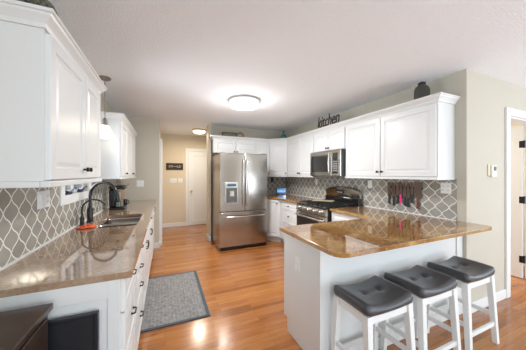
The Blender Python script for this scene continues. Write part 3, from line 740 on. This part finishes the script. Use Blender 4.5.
for r_ in range(5):
    for c_ in range(3): m.box(.598+.034*c_, .622+.034*c_, -.0275, -.0265, 1.44+.034*r_, 1.458+.034*r_)
m.build('keypad', mat('keypad_grey', (.32, .32, .32), .4), cp)
MB().box(.597, .693, -.0275, -.0265, 1.645, 1.70).build('display', mat('mw_display', (.02, .04, .04), .2), cp)
MB().box(.02, mw-.02, .02, .34, 1.348, 1.358).build('vent_plate', STEEL, t)

# ------------------------------------------------------------------ tablet
t = thing('tablet', 'small tablet with a lit blue screen leaning in the counter corner', 'tablet', (2.475, 4.66, ZW1), math.radians(-38))
mt = Matrix.Rotation(math.radians(-14), 4, 'X')
tb = MB().box(-.115, .115, 0, .009, 0, .165).build('case', BLACK, t, bevel=.004); tb.rotation_euler = (math.radians(-14), 0, 0)
def screen_mat():
    m, n, l, b = newmat('lit_screen'); tc = n.new('ShaderNodeTexCoord'); sp = n.new('ShaderNodeSeparateXYZ'); l.new(tc.outputs['Object'], sp.inputs[0])
    nz = n.new('ShaderNodeTexNoise'); nz.inputs['Scale'].default_value = 14; l.new(tc.outputs['Object'], nz.inputs['Vector'])
    f = math_node(n, l, 'ADD', math_node(n, l, 'MULTIPLY', sp.outputs[2], 5), math_node(n, l, 'MULTIPLY', nz.outputs['Fac'], .35))
    r = n.new('ShaderNodeValToRGB'); l.new(f, r.inputs[0]); e = r.color_ramp.elements
    e[0].position = .2; e[0].color = (.02, .10, .30, 1); e[1].position = .95; e[1].color = (.03, .22, .75, 1)
    for p_, c_ in ((.42, (.05, .25, .7, 1)), (.58, (.55, .8, 1, 1)), (.72, (.12, .45, .95, 1))):
        x = e.new(p_); x.color = c_
    l.new(r.outputs[0], b.inputs['Emission Color']); b.inputs['Emission Strength'].default_value = .8; b.inputs['Base Color'].default_value = (.01, .01, .01, 1); b.inputs['Roughness'].default_value = .1
    return m
sc = MB().box(-.098, .098, -.0015, 0, .03, .148).build('screen', screen_mat(), tb)
MB().box(-.05, .05, .03, .075, 0, .008).build('stand', BLACK, t)

# ------------------------------------------------------------------ knives on the wall
t = thing('knife_rack', 'dark magnetic knife strip on the right backsplash', 'knife rack', (XR-TF, 2.13, 1.225), -PI/2)
MB().box(.01, .455, -.012, 0, -.016, .016).build('bar', mat('rack_dark', (.07, .04, .03), .35, .4), t, bevel=.003)
BLADE = mat('blade_with_reflection', (.24, .18, .16), .2, 1)  # brown of the reflected counter put into the steel colour
def knife(u, bl, bw, hl, label, hm, tip='point', ztop=1.30, cat='knife'):
    t = thing('kitchen_knife', label, cat, (XR-TF-.0125, 2.13-u, ztop-bl), -PI/2, None)
    # local: x width, z up, blade up from 0 to bl, handle down
    if tip == 'point': poly = [(-bw/2, 0), (bw/2, 0), (bw/2, bl*.55), (bw*.3, bl*.82), (-bw/2+.002, bl), (-bw/2, bl*.9)]
    else: poly = [(-bw/2, 0), (bw/2, 0), (bw/2, bl), (-bw/2, bl)]
    MB().prism(poly, -.0035, -.001, 'y').build('blade', BLADE, t)
    hw = .014
    MB().prism([(-hw, 0), (hw, 0), (hw*.8, -hl*.3), (hw*.95, -hl*.7), (hw*1.2, -hl*.97), (hw*.5, -hl), (-hw*1.1, -hl), (-hw*.8, -hl*.5)], -.010, -.0005, 'y').build('handle', hm, t, bevel=.003, smooth=True)
PINK = mat('hot_pink_plastic', (.80, .03, .22), .35); KH = mat('black_knife_handle', (.015, .02, .022), .4); KW = mat('red_brown_handle', (.16, .04, .025), .4)
#      u(from y=2.13 to camera)
knife(.040, .180, .046, .115, 'black-handled knife hanging first from the left on the strip', KH, ztop=1.30)
knife(.103, .195, .052, .120, 'long black-handled chef knife hanging second from the left on the strip', KH)
knife(.155, .175, .038, .110, 'black-handled knife hanging immediately left of the pink-handled one', KH)
knife(.200, .165, .034, .105, 'knife with a hot pink handle on the wall strip', PINK)
knife(.250, .185, .040, .115, 'black-handled knife hanging immediately right of the pink-handled one', KH)
knife(.296, .190, .038, .120, 'black-handled knife hanging second to the right of the pink one', KH)
knife(.340, .150, .030, .105, 'slim black-handled knife hanging just left of the broad cleaver', KH)
knife(.410, .190, .088, .125, 'broad cleaver with a red-brown handle hanging rightmost', KW, 'square', cat='cleaver')

# ------------------------------------------------------------------ objects on top of cabinets
def txt(name, body, size, m, loc, rz, ext=.004, off=.001, shear=.25):
    c = bpy.data.curves.new(name, 'FONT'); c.body = body; c.size = size; c.extrude = ext; c.offset = off; c.shear = shear; c.align_x = 'LEFT'
    tmp = bpy.data.objects.new(name+'_tmp', c); C.objects.link(tmp); bpy.context.view_layer.update()
    me = bpy.data.meshes.new_from_object(tmp.evaluated_get(bpy.context.evaluated_depsgraph_get()))
    bpy.data.objects.remove(tmp); me.materials.clear(); me.materials.append(m)
    me.transform(Matrix.Rotation(PI/2, 4, 'X'))
    o = bpy.data.objects.new(name, me); C.objects.link(o); o.location = loc; o.rotation_euler = (0, 0, rz); return o
ZS = ZT   # cabinet box tops
k = txt('word_sign', 'kitchen', .27, mat('dark_wire_metal', (.04, .03, .03), .4, .6), (2.435, 3.245, 2.184), -PI/2, .005, .0008)
k.scale = (.68, 1, 1)
tag(k, 'dark metal script word kitchen standing on the cabinets above the microwave', 'sign')
def lathe_thing(name, label, cat, prof, loc, m, seg=32, f=None):
    o = MB().lathe(prof, (0, 0, 0), seg, 'z', f).build(name, m, None, smooth=True, loc=loc); return tag(o, label, cat)
t = thing('ceramic_jar', 'dark lidded jar standing on the near right-hand cabinet', 'jar', (2.58, 1.585, ZT+.001))
MB().lathe([(.062, 0), (.070, .01), (.072, .05), (.074, .175), (.072, .205), (.060, .230), (.040, .245), (.034, .265)], (0, 0, 0), 28).build('body', mat('dark_olive_ceramic', (.045, .045, .035), .45, vary=.3, bscale=20), t, smooth=True)
MB().lathe([(.038, .263), (.038, .275), (.024, .286), (.010, .290)], (0, 0, 0), 20).build('lid', BLACK, t, smooth=True)
TEAL = mat('teal_glass', (.01, .16, .15), .1, coat=1)
lathe_thing('glass_bottle', 'small teal glass bottle standing on the corner cabinet', 'bottle', [(.05, 0), (.075, .03), (.080, .09), (.06, .15), (.022, .19), (.018, .235), (.028, .245)], (2.45, 4.50, ZT+.001), TEAL)
t = thing('framed_sign', 'small dark framed sign lying against the wall above the refrigerator', 'sign', (1.26, 4.70, ZT+.001))
fr = MB().box(-.16, .16, 0, .02, 0, .015).box(-.16, .16, 0, .02, .155, .17).box(-.16, -.145, 0, .02, .015, .155).box(.145, .16, 0, .02, .015, .155).build('frame', mat('dark_brown_frame', (.05, .03, .02), .5), t)
MB().box(-.145, .145, .008, .014, .015, .155).build('board', mat('olive_board', (.16, .14, .09), .6, vary=.4, bscale=30), t)
t = thing('round_plate', 'small round brown decorative plate standing beside the framed sign above the refrigerator', 'plate', (1.50, 4.72, ZT+.001))
MB().lathe([(.09, 0), (.095, -.010), (.085, -.014), (.05, -.008), (.0485, -.0075)], (0, 0, .096), 28, 'y').build('rim', mat('brown_plate', (.20, .13, .08), .4), t, smooth=True)
MB().lathe([(.048, -.004), (.045, -.008), (.01, -.007)], (0, 0, .096), 28, 'y').build('medallion', mat('pale_medallion', (.45, .38, .28), .4), t, smooth=True)

def basket(loc, rx, ry, h, label):
    def wm():
        m, n, l, b = newmat('woven_dark_wicker'); tc = n.new('ShaderNodeTexCoord'); ch = n.new('ShaderNodeTexChecker'); ch.inputs['Scale'].default_value = 62
        l.new(tc.outputs['Object'], ch.inputs['Vector']); ch.inputs['Color1'].default_value = (.035, .04, .03, 1); ch.inputs['Color2'].default_value = (.15, .14, .095, 1)
        l.new(ch.outputs[0], b.inputs['Base Color']); b.inputs['Roughness'].default_value = .6
        bp = n.new('ShaderNodeBump'); l.new(ch.outputs['Fac'], bp.inputs['Height']); bp.inputs['Distance'].default_value = .004; l.new(bp.outputs[0], b.inputs['Normal']); return m
    if 'wk' not in MATS: MATS['wk'] = wm()
    t = thing('wicker_basket', label, 'basket', loc)
    m = MB()
    prof = [(.75, 0), (.9, .03), (1., h*.5), (.97, h*.75), (.82, h*.9), (.45, h*.99), (.1, h)]
    rings = [[m.b.verts.new((rx*r*math.cos(a*2*PI/36), ry*r*math.sin(a*2*PI/36), z)) for a in range(36)] for r, z in prof]
    for A, B in zip(rings, rings[1:]):
        for k in range(36): m.b.faces.new((A[k], A[(k+1) % 36], B[(k+1) % 36], B[k]))
    m.b.faces.new(rings[0][::-1]); m.b.faces.new(rings[-1]); m.build('bowl', MATS['wk'], t, smooth=True)
    pts = [(1.01*rx*math.cos(a*2*PI/32), 1.01*ry*math.sin(a*2*PI/32), h*.62) for a in range(33)]
    MB().tube(pts, .007, 8).build('rim', MATS['wk'], t, smooth=True)
basket((-.592, 1.455, ZTL+.001), .098, .105, .215, 'dark woven basket on the nearest left cabinet, closer to its door side')
basket((-.710, 1.62, ZTL+.001), .045, .05, .25, 'dark woven basket on the nearest left cabinet, against the wall at frame edge')
# wire crown ornament over the far left cabinet
t = thing('wire_ornament', 'small pale wire ornament on top of the cabinet beyond the sink', 'ornament', (-.56, 3.36, 2.041))
m = MB()
for k in range(8):
    a = k*PI/4; m.tube([(.05*math.cos(a), .05*math.sin(a), 0), (.06*math.cos(a), .06*math.sin(a), .06), (.03*math.cos(a), .03*math.sin(a), .115), (0, 0, .12)], .003, 6)
m.tube([(.055*math.cos(a*PI/8), .055*math.sin(a*PI/8), .004) for a in range(17)], .004, 6); m.tube([(.058*math.cos(a*PI/8), .058*math.sin(a*PI/8), .07) for a in range(17)], .004, 6)
m.build('cage', mat('pale_wire', (.55, .52, .48), .4, .5), t); MB().lathe([(.004, 0), (.012, .008), (.004, .02)], (0, 0, .12), 12).build('finial', mat('pale_wire', (0, 0, 0)), t, smooth=True)

# ------------------------------------------------------------------ lights
GLOW = mat('lit_white_diffuser', (.9, .9, .9), .4, emit=3.2, ecol=(1, .98, .95))
GLOWW = mat('lit_warm_diffuser', (.9, .85, .75), .4, emit=3.0, ecol=(1, .9, .72))
t = thing('ceiling_light', 'round white drum ceiling light in the middle of the kitchen', 'ceiling light', (1.03, 3.05, CZ))
MB().lathe([(.185, 0), (.185, -.035), (.18, -.035), (.05, -.03)], (0, 0, 0), 40).build('pan', PLAST, t, smooth=True)
MB().lathe([(.212, -.012), (.216, -.012), (.216, -.030), (.212, -.030), (.205, -.03), (.205, -.012)], (0, 0, 0), 40).build('ring', mat('brushed_nickel', (.6, .6, .6), .3, 1), t, smooth=True)
MB().lathe([(.19, -.036), (.205, -.036), (.207, -.075), (.200, -.090), (.12, -.096), (.02, -.098)], (0, 0, 0), 40).build('diffuser', GLOW, t, smooth=True)
def bulb(name, loc, e, col, r):
    l = bpy.data.lights.new(name, 'POINT'); l.energy = e; l.color = col; l.shadow_soft_size = r
    o = bpy.data.objects.new(name, l); C.objects.link(o); o.location = loc; return o
def lamp(name, loc, e, col, r=.15):
    l = bpy.data.lights.new(name, 'AREA'); l.shape = 'DISK'; l.size = r*2; l.energy = e; l.color = col
    o = bpy.data.objects.new(name, l); C.objects.link(o); o.location = loc; return o
bulb('kitchen_lamp', (1.03, 3.05, CZ-.28), 12, (1, .98, .96), .14)
lamp('kitchen_lamp_down', (1.03, 3.05, CZ-.102), 40, (.97, .98, 1), .18)
t = thing('ceiling_light', 'small glowing flush ceiling light with brass rim in the hall', 'ceiling light', (.74, 5.50, CZ))
MB().lathe([(.16, 0), (.165, -.02), (.15, -.035), (.145, -.035), (.05, -.02)], (0, 0, 0), 32).build('rim', BRASS, t, smooth=True)
MB().lathe([(.144, -.03), (.135, -.06), (.10, -.085), (.04, -.098), (.01, -.10)], (0, 0, 0), 32).build('diffuser', GLOWW, t, smooth=True)
lamp('hall_lamp', (.74, 5.5, CZ-.105), 19, (1, .90, .74), .1)
lamp('side_room_lamp', (4.0, 2.6, CZ-.05), 60, (1, .93, .80), .12)

t = thing('pendant_lamp', 'small pendant lamp with ruffled white glass shade over the sink', 'pendant lamp', (-.597, 2.93, CZ))
NK = mat('aged_nickel', (.35, .31, .27), .35, .9)
MB().lathe([(.055, 0), (.058, -.01), (.045, -.025), (.012, -.035)], (0, 0, 0), 24).build('canopy', NK, t, smooth=True)
MB().tube([(0, 0, -.03), (0, 0, -.46)], .005, 8).build('rod', NK, t)
MB().lathe([(.012, -.44), (.024, -.46), (.026, -.50), (.034, -.52)], (0, 0, 0), 20).build('socket', NK, t, smooth=True)
def ruf(a, h): return 1+.10*math.sin(a*8)*max(0, (-.53-h)/.12)
MB().lathe([(.030, -.515), (.045, -.535), (.058, -.57), (.075, -.61), (.100, -.655), (.098, -.655), (.072, -.61), (.054, -.57), (.040, -.535), (.026, -.52)], (0, 0, 0), 64, 'z', ruf).build('shade', mat('lit_opal_glass', (.9, .88, .84), .3, emit=1.0, ecol=(1, .95, .88)), t, smooth='full')
l = bpy.data.lights.new('pendant_bulb', 'POINT'); l.energy = .25; l.color = (1, .9, .75); l.shadow_soft_size = .03
o = bpy.data.objects.new('pendant_bulb', l); C.objects.link(o); o.location = (-.597, 2.93, CZ-.68)

# ------------------------------------------------------------------ hall sign
t = thing('hall_sign', 'dark brown plaque with pale script on the beige hall wall', 'sign', (.235, 6.4495, 1.595))
MB().box(-.21, .21, -.018, 0, -.09, .09).build('board', mat('plaque_brown', (.035, .022, .016), .6), t, bevel=.003)
m = MB(); pts = []
for i in range(70):
    u = i/69; pts.append((-.15+.30*u+.012*math.sin(u*46), -.020, .018*math.sin(u*52)*(1+.9*math.sin(u*9))))
m.tube(pts, .0045, 6); m.build('script', mat('pale_lettering', (.55, .5, .42), .6), t)

# ------------------------------------------------------------------ rug
t = thing('floor_mat', 'grey woven kitchen mat with dark blue-grey border in front of the sink', 'rug', (0, 0, 0))
MB().box(-.22, .375, 2.275, 3.34, .001, .009).build('field', rug_mat(), t)
m = MB().box(.375, .41, 2.245, 3.37, .001, .010).box(-.255, -.22, 2.245, 3.37, .001, .010).box(-.22, .375, 2.245, 2.275, .001, .010).box(-.22, .375, 3.34, 3.37, .001, .010)
m.build('border', mat('blue_grey_binding', (.075, .095, .11), .9, bump=.3, bscale=200), t, bevel=.002)

# ------------------------------------------------------------------ stools
def make_stool():
    t = thing('bar_stool', '', 'stool', (0, 0, 0), 0, 'saddle stools at the peninsula')
    sw, sd = .412, .304
    m = MB(); nx, ny = 26, 20; T = {}; Bt = {}
    def prof(u, v):
        e = max(abs(u), abs(v))
        z = .578+.034*(u*u)-.004+.006*(1-v*v)
        edge = max(0, (e-.86)/.14); z -= .014*edge**2
        for bx in (-.36, .36):
            z -= .013*math.exp(-(((u-bx)*sw/2)**2+(v*sd/2)**2)/.0006)
        z -= .004*math.exp(-((v*sd/2)**2)/.0003)*(1 if abs(u) < .36 else 0)
        return z
    for i in range(nx+1):
        for j in range(ny+1):
            u, v = -1+2*i/nx, -1+2*j/ny
            x, y = u*sw/2, v*sd/2
            # rounded plan corners
            cxx, cyy = abs(x)-(sw/2-.03), abs(y)-(sd/2-.03)
            if cxx > 0 and cyy > 0:
                L = math.hypot(cxx, cyy); mxl = .03
                k = min(1, mxl/L) if L > mxl else 1
                x = math.copysign((sw/2-.03)+cxx*k, x); y = math.copysign((sd/2-.03)+cyy*k, y)
            T[i, j] = m.b.verts.new((x, y, prof(u, v)+.024)); Bt[i, j] = m.b.verts.new((x*.985, y*.985, .556+.010*u*u))
    for i in range(nx):
        for j in range(ny):
            m.b.faces.new((T[i, j], T[i+1, j], T[i+1, j+1], T[i, j+1])); m.b.faces.new((Bt[i, j], Bt[i, j+1], Bt[i+1, j+1], Bt[i+1, j]))
    bd = [(i, 0) for i in range(nx)]+[(nx, j) for j in range(ny)]+[(i, ny) for i in range(nx, 0, -1)]+[(0, j) for j in range(ny, 0, -1)]
    mid = {}
    for q_ in bd:
        a, b = T[q_].co, Bt[q_].co; mid[q_] = m.b.verts.new(((a.x+b.x)/2*1.022, (a.y+b.y)/2*1.03, (a.z+b.z)/2))
    for a, b in zip(bd, bd[1:]+bd[:1]):
        m.b.faces.new((Bt[a], Bt[b], mid[b], mid[a])); m.b.faces.new((mid[a], mid[b], T[b], T[a]))
    seat = m.build('seat', LEATH, t, smooth='full')
    for bx in (-.36, .36):
        MB().lathe([(.009, 0), (.009, .003), (.004, .006)], (bx*sw/2, 0, .589), 14).build('button', LEATH, seat, smooth=True)
    lx, ly, fx, fy = sw/2-.028, sd/2-.028, sw/2-.008, sd/2+.002
    zt = .556
    for sx in (-1, 1):
        for sy in (-1, 1): MB().leg(sx*fx, sy*fy, 0, sx*lx, sy*ly, zt, .034, .042).build('leg', STOOLW, t, bevel=.002)
    # aprons
    a = MB()
    for sy in (-1, 1): a.box(-lx+.02, lx-.02, sy*ly-.01, sy*ly+.01, zt-.055, zt+.002)
    for sx in (-1, 1): a.box(sx*lx-.01, sx*lx+.01, -ly+.02, ly-.02, zt-.055, zt+.002)
    a.build('apron', STOOLW, t, bevel=.002)
    def at(z): k = z/zt; return fx+(lx-fx)*k, fy+(ly-fy)*k
    for z, which in ((.16, 'x'), (.23, 'y')):
        X, Y = at(z)
        if which == 'x':
            for sy in (-1, 1): MB().box(-X+.016, X-.016, sy*Y-.009, sy*Y+.009, z-.016, z+.016).build('stretcher', STOOLW, t, bevel=.002)
        else:
            for sx in (-1, 1): MB().box(sx*X-.009, sx*X+.009, -Y+.016, Y-.016, z-.016, z+.016).build('stretcher', STOOLW, t, bevel=.002)
    return t
s0 = make_stool()
labs = ['white-legged saddle stool with charcoal tufted seat, nearest the peninsula corner', 'middle of the three white-legged saddle stools with charcoal tufted seats', 'white-legged saddle stool with charcoal tufted seat, closest to the beige wall']
for i, (x, y) in enumerate(((1.278, 1.108), (1.774, 1.108), (2.312, 1.108))):
    o = s0 if i == 0 else copy_tree(s0)
    o.location = (x, y, 0); o['label'] = labs[i]

# ------------------------------------------------------------------ dark chest and board at the counter end
t = thing('dark_chest', 'dark brown wooden chest of drawers at the near end of the left counter', 'chest', (0, 0, 0))
MB().box(XL+.01, -.452, .62, 1.235, 0, .815).build('body', DKWOOD, t, bevel=.003)
MB().box(XL+.005, -.44, .60, 1.252, .816, .842).build('top', DKWOOD, t, bevel=.004)
for i, (a, b) in enumerate(((.60, .80), (.38, .59), (.05, .37))):
    dr = MB().box(-.451, -.444, .64, 1.215, a, b).build('drawer', DKWOOD, t, bevel=.003)
    for y in (.80, 1.06): MB().lathe([(.006, 0), (.006, .012), (.014, .018), (.013, .028), (.005, .031)], (-.444, y, (a+b)/2), 14, 'x').build('knob', mat('antique_copper', (.30, .14, .08), .3, .9), dr, smooth=True)
t = thing('black_board', 'black framed board standing against the white end of the left counter', 'board', (0, 0, 0))
MB().box(-.75, -.30, 1.263, 1.275, .02, .740).build('panel', mat('chalky_black', (.016, .018, .022), .35, vary=.3, bscale=6), t)
m = MB().box(-.765, -.75, 1.256, 1.282, 0, .757).box(-.30, -.283, 1.256, 1.282, 0, .757).box(-.75, -.30, 1.256, 1.282, .740, .757).box(-.75, -.30, 1.256, 1.282, 0, .02)
m.build('frame', mat('black_frame', (.012, .013, .02), .35), t, bevel=.003)
